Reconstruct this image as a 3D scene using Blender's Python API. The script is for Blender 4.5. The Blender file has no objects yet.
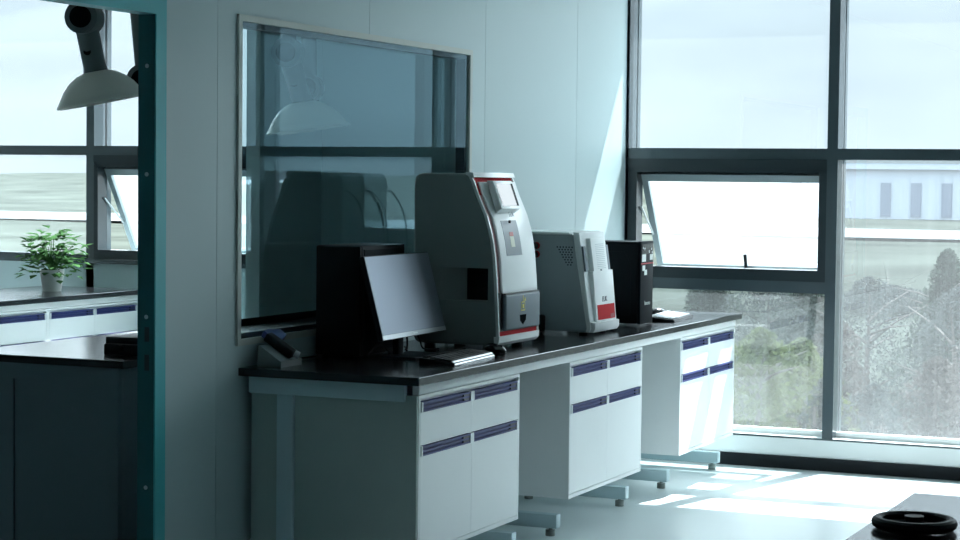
import bpy, bmesh, math, random
from mathutils import Vector, Matrix
S = bpy.context.scene
COL = S.collection
random.seed(7)
R = math.radians

# ------------------------------------------------------------------ materials
def nt(name):
    m = bpy.data.materials.new(name); m.use_nodes = True
    n = m.node_tree; n.nodes.clear()
    out = n.nodes.new('ShaderNodeOutputMaterial')
    return m, n, out

def pbr(name, col, rough=0.5, metal=0.0, spec=0.5, bump=0.0, bscale=40.0, var=0.0, vscale=6.0, stretch=(1, 1, 1), coat=0.0, tint=None):
    m, n, out = nt(name)
    b = n.nodes.new('ShaderNodeBsdfPrincipled')
    b.inputs['Base Color'].default_value = (*col, 1)
    b.inputs['Roughness'].default_value = rough
    b.inputs['Metallic'].default_value = metal
    b.inputs['Specular IOR Level'].default_value = spec
    b.inputs['Coat Weight'].default_value = coat
    if tint: b.inputs['Specular Tint'].default_value = (*tint, 1)
    tc = n.nodes.new('ShaderNodeTexCoord')
    mp = n.nodes.new('ShaderNodeMapping'); mp.inputs['Scale'].default_value = stretch
    n.links.new(tc.outputs['Object'], mp.inputs['Vector'])
    if var > 0:
        t = n.nodes.new('ShaderNodeTexNoise'); t.inputs['Scale'].default_value = vscale; t.inputs['Detail'].default_value = 4
        n.links.new(mp.outputs['Vector'], t.inputs['Vector'])
        r = n.nodes.new('ShaderNodeValToRGB')
        r.color_ramp.elements[0].position = 0.3; r.color_ramp.elements[1].position = 0.7
        r.color_ramp.elements[0].color = (*[c * (1 - var) for c in col], 1)
        r.color_ramp.elements[1].color = (*[min(1, c * (1 + var)) for c in col], 1)
        n.links.new(t.outputs['Fac'], r.inputs['Fac']); n.links.new(r.outputs['Color'], b.inputs['Base Color'])
    if bump > 0:
        t2 = n.nodes.new('ShaderNodeTexNoise'); t2.inputs['Scale'].default_value = bscale; t2.inputs['Detail'].default_value = 3
        n.links.new(mp.outputs['Vector'], t2.inputs['Vector'])
        bp = n.nodes.new('ShaderNodeBump'); bp.inputs['Strength'].default_value = bump; bp.inputs['Distance'].default_value = 0.01
        n.links.new(t2.outputs['Fac'], bp.inputs['Height']); n.links.new(bp.outputs['Normal'], b.inputs['Normal'])
    n.links.new(b.outputs['BSDF'], out.inputs['Surface'])
    return m

def glass(name, tint=(0.95, 0.98, 0.98), gain=1.0, dirt=0.0, streak=False, ior=1.52, coat=(1, 1, 1)):
    """a thin window pane: sees straight through, mirrors by the angle, may carry dust"""
    m, n, out = nt(name)
    tr = n.nodes.new('ShaderNodeBsdfTransparent'); tr.inputs['Color'].default_value = (*tint, 1)
    tr2 = n.nodes.new('ShaderNodeBsdfTransparent')
    gl = n.nodes.new('ShaderNodeBsdfGlossy'); gl.inputs['Roughness'].default_value = 0.0; gl.inputs['Color'].default_value = (*coat, 1)
    fr = n.nodes.new('ShaderNodeFresnel'); fr.inputs['IOR'].default_value = ior
    mu = n.nodes.new('ShaderNodeMath'); mu.operation = 'MULTIPLY'; mu.inputs[1].default_value = 2.0 * gain; mu.use_clamp = True
    n.links.new(fr.outputs['Fac'], mu.inputs[0])
    mx = n.nodes.new('ShaderNodeMixShader')
    n.links.new(mu.outputs[0], mx.inputs[0]); n.links.new(tr.outputs[0], mx.inputs[1]); n.links.new(gl.outputs[0], mx.inputs[2])
    last = mx
    if dirt > 0:
        tl = n.nodes.new('ShaderNodeBsdfTranslucent'); tl.inputs['Color'].default_value = (0.86, 0.9, 0.92, 1)
        tc = n.nodes.new('ShaderNodeTexCoord')
        mp = n.nodes.new('ShaderNodeMapping'); mp.inputs['Scale'].default_value = (1, 55, 0.45) if streak else (1, 1.2, 1.2)
        t = n.nodes.new('ShaderNodeTexNoise'); t.inputs['Scale'].default_value = 2.6 if streak else 2.0; t.inputs['Detail'].default_value = 5
        n.links.new(tc.outputs['Object'], mp.inputs['Vector']); n.links.new(mp.outputs['Vector'], t.inputs['Vector'])
        mr = n.nodes.new('ShaderNodeMapRange')
        mr.inputs['From Min'].default_value = 0.3; mr.inputs['From Max'].default_value = 0.75
        mr.inputs['To Min'].default_value = dirt * (0.8 if streak else 0.85); mr.inputs['To Max'].default_value = dirt * (1.3 if streak else 1.15)
        n.links.new(t.outputs['Fac'], mr.inputs['Value'])
        md = n.nodes.new('ShaderNodeMixShader')
        n.links.new(mr.outputs['Result'], md.inputs[0]); n.links.new(last.outputs[0], md.inputs[1]); n.links.new(tl.outputs[0], md.inputs[2])
        last = md
    ge = n.nodes.new('ShaderNodeNewGeometry')
    mb = n.nodes.new('ShaderNodeMixShader')
    n.links.new(ge.outputs['Backfacing'], mb.inputs[0]); n.links.new(last.outputs[0], mb.inputs[1]); n.links.new(tr2.outputs[0], mb.inputs[2])
    n.links.new(mb.outputs[0], out.inputs['Surface'])
    return m

def emit(name, col, s):
    m, n, out = nt(name)
    e = n.nodes.new('ShaderNodeEmission'); e.inputs['Color'].default_value = (*col, 1); e.inputs['Strength'].default_value = s
    n.links.new(e.outputs[0], out.inputs['Surface']); return m

def leaf_mat(name, col, var=0.3):
    m, n, out = nt(name)
    d = n.nodes.new('ShaderNodeBsdfDiffuse'); t = n.nodes.new('ShaderNodeBsdfTranslucent')
    oi = n.nodes.new('ShaderNodeTexNoise'); oi.inputs['Scale'].default_value = 1.4
    tc = n.nodes.new('ShaderNodeTexCoord'); n.links.new(tc.outputs['Object'], oi.inputs['Vector'])
    r = n.nodes.new('ShaderNodeValToRGB')
    r.color_ramp.elements[0].position = 0.35; r.color_ramp.elements[1].position = 0.65
    r.color_ramp.elements[0].color = (*[c * (1 - var) for c in col], 1); r.color_ramp.elements[1].color = (*[c * (1 + var) for c in col], 1)
    n.links.new(oi.outputs['Fac'], r.inputs['Fac'])
    n.links.new(r.outputs['Color'], d.inputs['Color']); n.links.new(r.outputs['Color'], t.inputs['Color'])
    mx = n.nodes.new('ShaderNodeMixShader'); mx.inputs[0].default_value = 0.4
    n.links.new(d.outputs[0], mx.inputs[1]); n.links.new(t.outputs[0], mx.inputs[2]); n.links.new(mx.outputs[0], out.inputs['Surface'])
    return m

M = dict(
    wall=pbr('wall_panel_paint', (0.455, 0.572, 0.588), 0.42, spec=0.4, var=0.012, vscale=1.5),
    partition=pbr('partition_paint', (0.58, 0.68, 0.665), 0.55, var=0.015, vscale=1.5),
    ceil=pbr('ceiling_paint', (0.70, 0.74, 0.74), 0.8),
    white_paint=pbr('white_wall_paint', (0.76, 0.80, 0.80), 0.7),
    wall_dim=pbr('bounce_cutting_dark', (0.11, 0.145, 0.15), 0.7),  # dark tone put on unseen walls to cut bounced light
    floor=pbr('floor_vinyl', (0.66, 0.72, 0.725), 0.30, spec=0.5, var=0.03, vscale=2.0),
    ledge=pbr('ledge_paint', (0.76, 0.79, 0.79), 0.5),
    skirt=pbr('black_skirting', (0.012, 0.015, 0.018), 0.6, spec=0.15),
    alu=pbr('dark_grey_aluminium', (0.048, 0.068, 0.078), 0.17, spec=0.8, var=0.05, vscale=3),
    winframe=pbr('pale_window_frame', (0.50, 0.54, 0.50), 0.45),
    jamb=pbr('jamb_sky_glare', (0.30, 0.38, 0.42), 0.3),  # grazing sky reflection put into a paler jamb colour
    sash_alu=pbr('pale_grey_sash_aluminium', (0.20, 0.25, 0.265), 0.35),
    spacer=pbr('dark_spacer', (0.022, 0.030, 0.042), 0.5),
    teal=pbr('teal_door_paint', (0.075, 0.47, 0.51), 0.45, var=0.04, vscale=4),
    teal_dark=pbr('dark_teal_jamb_sheet', (0.018, 0.135, 0.150), 0.5, spec=0.3),
    strike=pbr('dark_strike_plate', (0.02, 0.05, 0.055), 0.4, metal=0.3),
    top=pbr('black_worktop', (0.013, 0.014, 0.016), 0.17, spec=0.5, tint=(0.7, 0.88, 1.0), bump=0.03, bscale=300),
    cab=pbr('white_cabinet_laminate', (0.85, 0.885, 0.89), 0.42, spec=0.4, var=0.012, vscale=3),
    panel=pbr('grey_end_panel', (0.40, 0.475, 0.455), 0.5, var=0.015, vscale=3),
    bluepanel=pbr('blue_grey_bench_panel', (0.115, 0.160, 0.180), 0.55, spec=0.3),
    alu_dark=pbr('black_grey_casement_aluminium', (0.024, 0.034, 0.040), 0.25),
    steel=pbr('pale_blue_steel', (0.50, 0.64, 0.68), 0.42, spec=0.5),
    handle=pbr('navy_handle', (0.040, 0.052, 0.19), 0.45, spec=0.25),
    handle_dark=pbr('navy_handle_groove', (0.016, 0.018, 0.05), 0.4),
    chrome=pbr('satin_chrome', (0.72, 0.77, 0.79), 0.35, metal=0.3),
    foot=pbr('grey_rubber_foot', (0.26, 0.29, 0.27), 0.7),
    black=pbr('black_plastic', (0.008, 0.009, 0.010), 0.5, spec=0.2, tint=(0.7, 0.88, 1.0)),
    blackgloss=pbr('black_gloss_plastic', (0.012, 0.014, 0.016), 0.18),
    darkgrey=pbr('charcoal_plastic', (0.008, 0.011, 0.014), 0.55, spec=0.1, tint=(0.7, 0.88, 1.0)),
    greyshell=pbr('warm_grey_shell', (0.23, 0.27, 0.26), 0.42, var=0.015, vscale=3),
    whitep=pbr('white_plastic', (0.78, 0.82, 0.82), 0.3),
    unitgrey=pbr('blue_grey_shell', (0.31, 0.365, 0.39), 0.4, var=0.02, vscale=5),
    red=pbr('red_plastic', (0.46, 0.018, 0.026), 0.6, spec=0.05),
    band=pbr('shaded_side_mauve', (0.55, 0.30, 0.32), 0.45),  # mauve paints in the shade and red reflection on the panel side
    redwin=pbr('red_window', (0.50, 0.024, 0.030), 0.6, spec=0.05),
    doorgrey=pbr('mid_grey_plastic', (0.15, 0.19, 0.22), 0.5, spec=0.3),
    doordark=pbr('dark_grey_plastic', (0.05, 0.055, 0.06), 0.4),
    labelgrey=pbr('mid_grey_label_panel', (0.19, 0.23, 0.26), 0.4, spec=0.35),
    yellow=pbr('yellow_sticker', (0.62, 0.55, 0.08), 0.5),
    cream=pbr('cream_sticker', (0.66, 0.68, 0.55), 0.5),
    sticker_red=pbr('red_sticker', (0.45, 0.10, 0.08), 0.5),
    ink=pbr('grey_ink', (0.10, 0.11, 0.13), 0.6),
    paleink=pbr('pale_grey_ink', (0.45, 0.50, 0.53), 0.6),
    sticker=pbr('white_sticker', (0.75, 0.8, 0.78), 0.5),
    redline=pbr('red_line_paint', (0.35, 0.02, 0.03), 0.5),
    screen=pbr('matte_screen_coating', (0.26, 0.295, 0.345), 0.52, metal=0.8),
    lcd=emit('lit_instrument_screen', (0.80, 0.90, 0.95), 0.38),
    silver=pbr('silver_plastic', (0.50, 0.54, 0.56), 0.32, metal=0.4),
    blue=pbr('blue_scanner_head', (0.055, 0.075, 0.24), 0.35),
    cradle=pbr('grey_cradle', (0.20, 0.24, 0.24), 0.5),
    clear=pbr('pale_clear_knob', (0.55, 0.62, 0.62), 0.15),
    hood=pbr('pale_polymer_hood', (0.84, 0.81, 0.73), 0.3, spec=0.6),
    arm=pbr('dark_grey_arm', (0.15, 0.18, 0.185), 0.5),
    jointcap=pbr('black_joint_cap', (0.006, 0.009, 0.010), 0.9, spec=0.0),
    leafg=leaf_mat('houseplant_leaf', (0.07, 0.16, 0.06)),
    pot=pbr('white_pot', (0.6, 0.62, 0.6), 0.4),
    paper=pbr('white_paper', (0.75, 0.78, 0.8), 0.6),
    paperblue=pbr('blue_folder', (0.10, 0.16, 0.42), 0.5),
    ground=pbr('dry_spring_ground', (0.042, 0.048, 0.042), 0.9, spec=0.0, var=0.35, vscale=0.12),
    hill=pbr('haze_toned_hill', (0.072, 0.078, 0.082), 0.95, spec=0.0, var=0.10, vscale=0.012),  # distance haze is put into the hill's grey colour
    road=pbr('concrete_road', (0.14, 0.15, 0.155), 0.9, spec=0.0, var=0.05, vscale=0.3),
    barn=pbr('pale_blue_cladding', (0.23, 0.265, 0.31), 0.7, spec=0.0),
    barn_dark=pbr('dark_blue_band', (0.10, 0.12, 0.16), 0.7, spec=0.0),
    bark=pbr('grey_bark', (0.10, 0.09, 0.085), 0.9, var=0.2, vscale=8),
    leaf_yellow=leaf_mat('spring_leaf', (0.092, 0.112, 0.052)),
    leaf_grey=leaf_mat('grey_twig_leaf', (0.064, 0.074, 0.074)),
    leaf_dark=leaf_mat('evergreen_leaf', (0.045, 0.062, 0.050)),
    leaf_brown=leaf_mat('brown_twig_leaf', (0.082, 0.076, 0.072)),
    pane=glass('window_pane_glass', (0.92, 0.965, 0.985), 1.0, dirt=0.018),
    pane_dusty=glass('dusty_window_pane_glass', (0.58, 0.62, 0.63), 1.0, dirt=0.045, streak=True),
    pane_film=glass('dusty_film_pane_glass', (0.47, 0.51, 0.51), 1.0, dirt=0.035, streak=True),
    pane_inner=glass('interior_pane_glass', (0.80, 0.88, 0.89), 0.58, coat=(0.60, 0.88, 1.0)),
    pane_sash=glass('sun_struck_sash_glass', (0.86, 0.92, 0.94), 1.0, dirt=0.10),
)

# ------------------------------------------------------------------ mesh helpers
def bm_new(): return bmesh.new()

def add_box(bm, x0, x1, y0, y1, z0, z1, bev=0.0, seg=2, mat=None):
    g = bmesh.ops.create_cube(bm, size=1.0)
    vs = g['verts']
    for v in vs:
        v.co = Vector(((x0 + x1) / 2 + v.co.x * (x1 - x0), (y0 + y1) / 2 + v.co.y * (y1 - y0), (z0 + z1) / 2 + v.co.z * (z1 - z0)))
    if bev > 0:
        es = list({e for v in vs for e in v.link_edges})
        r = bmesh.ops.bevel(bm, geom=es, offset=bev, segments=seg, affect='EDGES', profile=0.5)
        vs = list({v for f in r['faces'] for v in f.verts} | {v for v in vs if v.is_valid})
    if mat is not None:
        for v in vs: v.co = mat @ v.co
    return vs

def add_prism(bm, pts, axis, a0, a1, bev=0.0, seg=2):
    """polygon pts extruded along axis ('x': pts are (y,z); 'y': (x,z); 'z': (x,y))"""
    def mk(p, a):
        return {'x': (a, p[0], p[1]), 'y': (p[0], a, p[1]), 'z': (p[0], p[1], a)}[axis]
    A = [bm.verts.new(mk(p, a0)) for p in pts]
    B = [bm.verts.new(mk(p, a1)) for p in pts]
    n = len(pts)
    fs = [bm.faces.new(A), bm.faces.new(B[::-1])]
    for i in range(n):
        fs.append(bm.faces.new((A[i], B[i], B[(i + 1) % n], A[(i + 1) % n])))
    bmesh.ops.recalc_face_normals(bm, faces=fs)
    if bev > 0:
        es = list({e for f in fs[:2] for e in f.edges})
        bmesh.ops.bevel(bm, geom=es, offset=bev, segments=seg, affect='EDGES', profile=0.5)
    return A + B

def frame_mat(d):
    d = Vector(d).normalized()
    u = Vector((0, 0, 1)) if abs(d.z) < 0.95 else Vector((1, 0, 0))
    a = d.cross(u).normalized(); b = a.cross(d)
    return a, b

def add_tube(bm, pts, r, seg=10, cap=True):
    pts = [Vector(p) for p in pts]
    rs = r if isinstance(r, (list, tuple)) else [r] * len(pts)
    rings = []
    for i, p in enumerate(pts):
        d = (pts[min(i + 1, len(pts) - 1)] - pts[max(i - 1, 0)])
        a, b = frame_mat(d)
        rings.append([bm.verts.new(p + (a * math.cos(2 * math.pi * k / seg) + b * math.sin(2 * math.pi * k / seg)) * rs[i]) for k in range(seg)])
    fs = []
    for i in range(len(rings) - 1):
        for k in range(seg):
            fs.append(bm.faces.new((rings[i][k], rings[i][(k + 1) % seg], rings[i + 1][(k + 1) % seg], rings[i + 1][k])))
    if cap:
        fs.append(bm.faces.new(rings[0][::-1])); fs.append(bm.faces.new(rings[-1]))
    bmesh.ops.recalc_face_normals(bm, faces=fs)

def add_lathe(bm, prof, seg=32, mat=None):
    rings = []
    for (r, z) in prof:
        if r < 1e-6: rings.append([bm.verts.new((0, 0, z))])
        else: rings.append([bm.verts.new((r * math.cos(2 * math.pi * k / seg), r * math.sin(2 * math.pi * k / seg), z)) for k in range(seg)])
    fs = []
    for a, b in zip(rings, rings[1:]):
        for k in range(seg):
            q = [a[k % len(a)], a[(k + 1) % len(a)], b[(k + 1) % len(b)], b[k % len(b)]]
            u = []
            for v in q:
                if v not in u: u.append(v)
            if len(u) >= 3: fs.append(bm.faces.new(u))
    bmesh.ops.recalc_face_normals(bm, faces=fs)
    if mat is not None:
        for rg in rings:
            for v in rg: v.co = mat @ v.co

def obj(name, bm, mat, parent=None, smooth=True, angle=35):
    me = bpy.data.meshes.new(name)
    bm.to_mesh(me); bm.free()
    o = bpy.data.objects.new(name, me); COL.objects.link(o)
    me.materials.append(M[mat] if isinstance(mat, str) else mat)
    if smooth:
        for p in me.polygons: p.use_smooth = True
        try: me.set_sharp_from_angle(angle=R(angle))
        except Exception: pass
    if parent is not None: o.parent = parent
    return o

def tag(o, label, cat, group=None, kind=None):
    o['label'] = label; o['category'] = cat
    if group: o['group'] = group
    if kind: o['kind'] = kind
    return o

def thing(name, label, cat, loc=(0, 0, 0), rotz=0, group=None):
    o = bpy.data.objects.new(name, None); COL.objects.link(o)
    o.location = loc; o.rotation_euler = (0, 0, rotz); o.empty_display_size = 0.05
    return tag(o, label, cat, group)

def struct_root(name, label=None):
    o = bpy.data.objects.new(name, None); COL.objects.link(o); o['kind'] = 'structure'
    if label: o['label'] = label
    return o

def struct(name, bm, mat, label=None):
    o = obj(name, bm, mat); o['kind'] = 'structure'
    if label: o['label'] = label
    return o

def kids(o): return [c for c in bpy.data.objects if c.parent == o]

def copy_tree(o, parent=None):
    c = o.copy(); COL.objects.link(c); c.parent = parent
    for ch in kids(o): copy_tree(ch, c)
    return c

def box(name, mat, parent, *b, bev=0.0, seg=2):
    bm = bm_new(); add_box(bm, *b, bev=bev, seg=seg); return obj(name, bm, mat, parent)

def text(name, s, size, mat, parent, loc, rot=(R(90), 0, 0), depth=0.0006):
    c = bpy.data.curves.new(name, 'FONT'); c.body = s; c.size = size; c.extrude = depth
    c.align_x = 'CENTER'; c.align_y = 'CENTER'
    c.materials.append(M[mat])
    tmp = bpy.data.objects.new('tmp', c); COL.objects.link(tmp)
    bpy.context.view_layer.update()
    me = bpy.data.meshes.new_from_object(tmp.evaluated_get(bpy.context.evaluated_depsgraph_get()))
    bpy.data.objects.remove(tmp); bpy.data.curves.remove(c)
    me.materials.clear(); me.materials.append(M[mat]); me.name = name
    o = bpy.data.objects.new(name, me); COL.objects.link(o); o.location = loc; o.rotation_euler = rot; o.parent = parent
    return o

# ------------------------------------------------------------------ setting: shell
PY = -4.775      # far side of the near room
bm = bm_new(); add_box(bm, -13.0, 0.3, PY - 0.1, 5.6, -0.12, 0.0); struct('floor', bm, 'floor', 'pale blue grey vinyl floor')
bm = bm_new(); add_box(bm, -13.0, 0.30, PY - 0.1, 5.6, 2.9, 3.05); struct('ceiling', bm, 'ceil')
bm = bm_new(); add_box(bm, -7.1, -0.001, 0.0605, 5.499, 2.885, 2.8995); struct('trim_13', bm, 'white_paint', 'added white ceiling sheet bouncing light in the far room')  # unseen white sheet, added to bounce light onto the hoods
bm = bm_new(); add_box(bm, -7.1, -7.0, 0.0605, 5.499, 0.0, 1.85); struct('wall_added_side', bm, 'wall_dim')  # added unseen wall, kept dark so window frames mirror little light
bm = bm_new(); add_box(bm, -7.1, -7.0, 0.0605, 5.499, 1.8501, 2.884); struct('wall_added_bounce', bm, 'white_paint')  # added unseen white reflector that brightens the extraction hoods
bm = bm_new(); add_box(bm, 0.30, 0.405, PY - 0.1, 5.6, 2.88, 3.0); struct('trim_12', bm, 'alu')      # concrete sunshade outside the facade
bm = bm_new(); add_box(bm, -13.1, -13.0, PY - 0.1, 5.6, 0, 2.9); struct('wall_left', bm, 'wall_dim')
bm = bm_new(); add_box(bm, -13.0, 0.0, 5.5, 5.6, 0, 2.9); struct('wall_far', bm, 'white_paint')
bm = bm_new(); add_box(bm, -13.0, 0.0, PY - 0.1, PY, 0, 2.9); struct('wall_right', bm, 'wall_dim')

# interior wall of tall panels with a doorway and a long glazed window
bm = bm_new()
seams = [-12.65 + 0.0, -11.464, -10.275, -9.087, -7.9, -6.71, -5.521, -4.333, -3.144, -1.956, -0.768, 0.0]
holes = [(-5.70, -4.68, 0.0, 2.165), (-4.200, -2.122, 0.931, 2.150)]
def wall_piece(x0, x1):
    cuts = sorted({x0, x1} | {c for h in holes for c in h[:2] if x0 < c < x1})
    for a, b in zip(cuts, cuts[1:]):
        hz = [h for h in holes if h[0] <= a + 1e-6 and h[1] >= b - 1e-6]
        if not hz: add_box(bm, a, b, 0.0, 0.06, 0, 2.9)
        else:
            if hz[0][2] > 0: add_box(bm, a, b, 0.0, 0.06, 0, hz[0][2])
            add_box(bm, a, b, 0.0, 0.06, hz[0][3], 2.9)
xs = [-13.0] + seams
for a, b in zip(xs, xs[1:]): wall_piece(a + 0.0013, b - (0.0013 if b < 0 else 0.0))
struct('wall_back', bm, 'wall', 'pale panel wall with a doorway and a glazed window')
bm = bm_new()
for s in seams[:-1]:
    for z0, z1 in ((0, 2.9),):
        inside = [h for h in holes if h[0] < s < h[1]]
        if inside:
            if inside[0][2] > 0: add_box(bm, s - 0.0012, s + 0.0012, 0.0035, 0.058, 0, inside[0][2])
            add_box(bm, s - 0.0012, s + 0.0012, 0.0035, 0.058, inside[0][3], 2.9)
        else: add_box(bm, s - 0.0012, s + 0.0012, 0.0035, 0.058, 0, 2.9)
struct('trim_1', bm, 'wall', 'narrow recessed joints between the wall panels')

# teal door frame
d = struct_root('door_1', 'teal painted door frame of the doorway')
bm = bm_new()
add_box(bm, -4.738, -4.674, -0.006, 0.066, 0, 2.178)
add_box(bm, -5.706, -5.642, -0.006, 0.066, 0, 2.178)
add_box(bm, -5.642, -4.738, -0.006, 0.066, 2.106, 2.178)
obj('door_frame', bm, 'teal', d)
box('jamb_inner_sheet', 'teal_dark', d, -4.7395, -4.7381, 0.0, 0.0655, 0, 2.1055)  # thin sheet that makes the jamb's inner face a darker teal
for z0, z1 in ((0.985, 1.035), (0.885, 0.94)):
    box('strike_plate', 'strike', d, -4.7410, -4.7394, 0.018, 0.036, z0, z1)
for z in (1.93, 1.56, 1.07, 0.48):
    bm = bm_new(); add_tube(bm, [(-4.7412, 0.030, z), (-4.7392, 0.030, z)], 0.0075, 12); obj('frame_plug', bm, 'steel', d)

# glazed window in the panel wall
w = struct_root('window_1', 'long interior window in the panel wall')
def ring(bm, x0, x1, z0, z1, t, y0, y1):
    add_box(bm, x0, x0 + t, y0, y1, z0, z1); add_box(bm, x1 - t, x1, y0, y1, z0, z1)
    add_box(bm, x0 + t, x1 - t, y0, y1, z0, z0 + t); add_box(bm, x0 + t, x1 - t, y0, y1, z1 - t, z1)
bm = bm_new(); ring(bm, -4.200, -2.122, 0.931, 2.150, 0.024, -0.010, 0.064); obj('window_frame', bm, 'winframe', w)
bm = bm_new(); ring(bm, -4.176, -2.146, 0.955, 2.126, 0.020, 0.008, 0.052); obj('spacer_bar', bm, 'spacer', w)
box('pane', 'pane_inner', w, -4.176, -2.146, 0.000, 0.004, 0.955, 2.126)
box('pane', 'pane_inner', w, -4.176, -2.146, 0.056, 0.060, 0.955, 2.126)

# ------------------------------------------------------------------ setting: glazed facade (x = 0 is its inner face)
PITCH = 1.1884; C0 = 0.012
def mull_y(k): return C0 - PITCH * k + (0.03 if k == -3 else 0.0)
HW = 0.029
nm = 2
for k in range(-5, 5):
    y = mull_y(k)
    bm = bm_new(); add_box(bm, 0.0, 0.12, y - HW, y + HW, 0.0 if False else 0.176, 2.9); add_box(bm, 0.145, 0.19, y - HW, y + HW, 0.0, 2.9)
    o = struct('trim_%d' % (30 + k), bm, 'alu')
    o['label'] = 'dark grey upright mullion of the glazed facade'
def sash(parent, y0, y1, ztop, h, ang, xh=0.085):
    """top hung sash swung out from its hinge line; local frame: s along the sash (down), t outwards"""
    ca, sa = math.cos(ang), math.sin(ang)
    def P(s, t): return (xh + s * sa + t * ca, ztop - s * ca + t * sa)
    def bar(bm, s0, s1, ya, yb, t0=-0.018, t1=0.022):
        a, b, c, e = P(s0, t0), P(s1, t0), P(s1, t1), P(s0, t1)
        add_prism(bm, [a, b, c, e], 'y', ya, yb)
    fb = bm_new()
    bar(fb, 0, 0.045, y0, y1); bar(fb, h - 0.042, h, y0, y1)
    bar(fb, 0.045, h - 0.042, y0, y0 + 0.035); bar(fb, 0.045, h - 0.042, y1 - 0.035, y1)
    so = obj('sash', fb, 'sash_alu', parent)
    pb = bm_new(); bar(pb, 0.045, h - 0.042, y0 + 0.035, y1 - 0.035, 0.006, 0.011); obj('sash_pane', pb, 'pane_sash', so)
    yc = (y0 + y1) / 2
    hb = bm_new()
    q = P(h - 0.022, -0.03); q2 = P(h - 0.022, -0.016)
    add_tube(hb, [(q2[0], yc, q2[1]), (q[0], yc, q[1])], 0.011, 10)
    add_box(hb, q[0] - 0.012, q[0] + 0.004, yc - 0.035, yc + 0.012, q[1] - 0.008, q[1] + 0.006, bev=0.002)
    add_tube(hb, [(q[0] - 0.006, yc, q[1]), (q[0] - 0.012, yc + 0.008, q[1] + 0.088)], 0.010, 8)
    obj('sash_handle', hb, 'black', so)
    for yy in (y0 + 0.010, y1 - 0.010):
        sb = bm_new(); a = P(h * 0.62, -0.02)
        add_tube(sb, [(0.06, yy, ztop - h * 0.30), (a[0], yy, a[1])], 0.006, 8)
        obj('stay_arm', sb, 'silver', so)
def bay(n, k, full, casement, low=0.176):
    """bay between mullion k and k+1; full: glazed down to the ledge"""
    y1 = mull_y(k) - HW; y0 = mull_y(k + 1) + HW
    if k == 0: y1 = -0.0005
    wr = struct_root('window_%d' % n, None)
    b = bm_new()
    add_box(b, 0.0, 0.11, y0, y1, 1.682, 1.741)                       # transom
    add_box(b, 0.06, 0.12, y0, y1, 2.84, 2.9)
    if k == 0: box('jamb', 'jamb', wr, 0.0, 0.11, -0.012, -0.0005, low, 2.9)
    if k == 0: y1 = -0.012
    z0 = low
    obj('transom', b, 'alu', wr)
    if full: box('bottom_rail', 'ledge', wr, 0.075, 0.12, y0, y1, low, low + 0.030)
    xp = 0.055 if k == 0 else 0.095
    box('pane', 'pane', wr, xp, xp + 0.006, y0, y1, 1.741, 2.84)
    if casement:
        bot = 0.959 if full else 1.033
        fb = bm_new()
        add_box(fb, -0.006, 0.10, y0, y1, 1.636, 1.6815)
        add_box(fb, 0.014, 0.10, y0, y1, 1.608, 1.636)
        add_box(fb, 0.0, 0.10, y0, y1, 1.022, 1.082)
        add_box(fb, 0.0, 0.10, y0, y0 + 0.042, 1.082, 1.608); add_box(fb, 0.0, 0.10, y1 - (0.056 if k == 0 else 0.030), y1, 1.082, 1.608)
        obj('casement_frame', fb, 'alu_dark', wr)
        sash(wr, y0 + 0.012, y1 - (0.054 if k == 0 else 0.028), 1.604, 0.640, R(31))
        if full:
            box('lower_bar', 'alu', wr, 0.0, 0.11, y0, y1, 0.959, 1.0215)
            box('pane_lower', 'pane_film', wr, 0.095, 0.101, y0, y1, low + 0.03, 0.959)
    else:
        zb = (low + 0.03) if full else 1.05
        box('pane_lower', 'pane_dusty' if full else 'pane', wr, 0.095, 0.101, y0, y1, zb, 1.682)
        if not full: box('lower_bar', 'alu', wr, 0.0, 0.11, y0, y1, 1.02, 1.05)
    return wr
n = 2
for k in range(0, 4):
    bay(n, k, True, k in (0, 2)); n += 1
for k in range(-5, 0):
    bay(n, k, False, k in (-3, -1, -5)); n += 1
# low upstand, white ledge, black skirting in the near room; spandrel wall in the far room
bm = bm_new(); add_box(bm, 0.0, 0.25, PY, 0.0, 0.0, 0.169); struct('wall_window', bm, 'ledge', 'low white upstand under the glazing')
bm = bm_new(); add_box(bm, -0.004, 0.25, PY, -0.0005, 0.169, 0.176); struct('trim_2', bm, 'ledge', 'white ledge at the foot of the glazing')
bm = bm_new(); add_box(bm, -0.007, -0.0041, PY, -0.0005, 0.166, 0.1765); struct('trim_3', bm, 'alu')
bm = bm_new(); add_box(bm, -0.013, -0.0005, PY, -0.0005, 0.0, 0.069); struct('baseboard_window', bm, 'skirt', 'black skirting under the glazing')
bm = bm_new(); add_box(bm, 0.0, 0.25, 0.062, 5.5, 0.0, 0.995); struct('wall_front', bm, 'wall')
bm = bm_new(); add_box(bm, -0.03, 0.13, 0.062, 5.5, 0.995, 1.02); struct('trim_4', bm, 'alu')

# partition in the far room
bm = bm_new(); add_box(bm, -1.755, 0.0, 1.335, 1.415, 0.0, 2.9); add_box(bm, -1.10, -1.02, 0.06, 1.335, 0.0, 2.9); struct('wall_partition', bm, 'partition')

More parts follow.
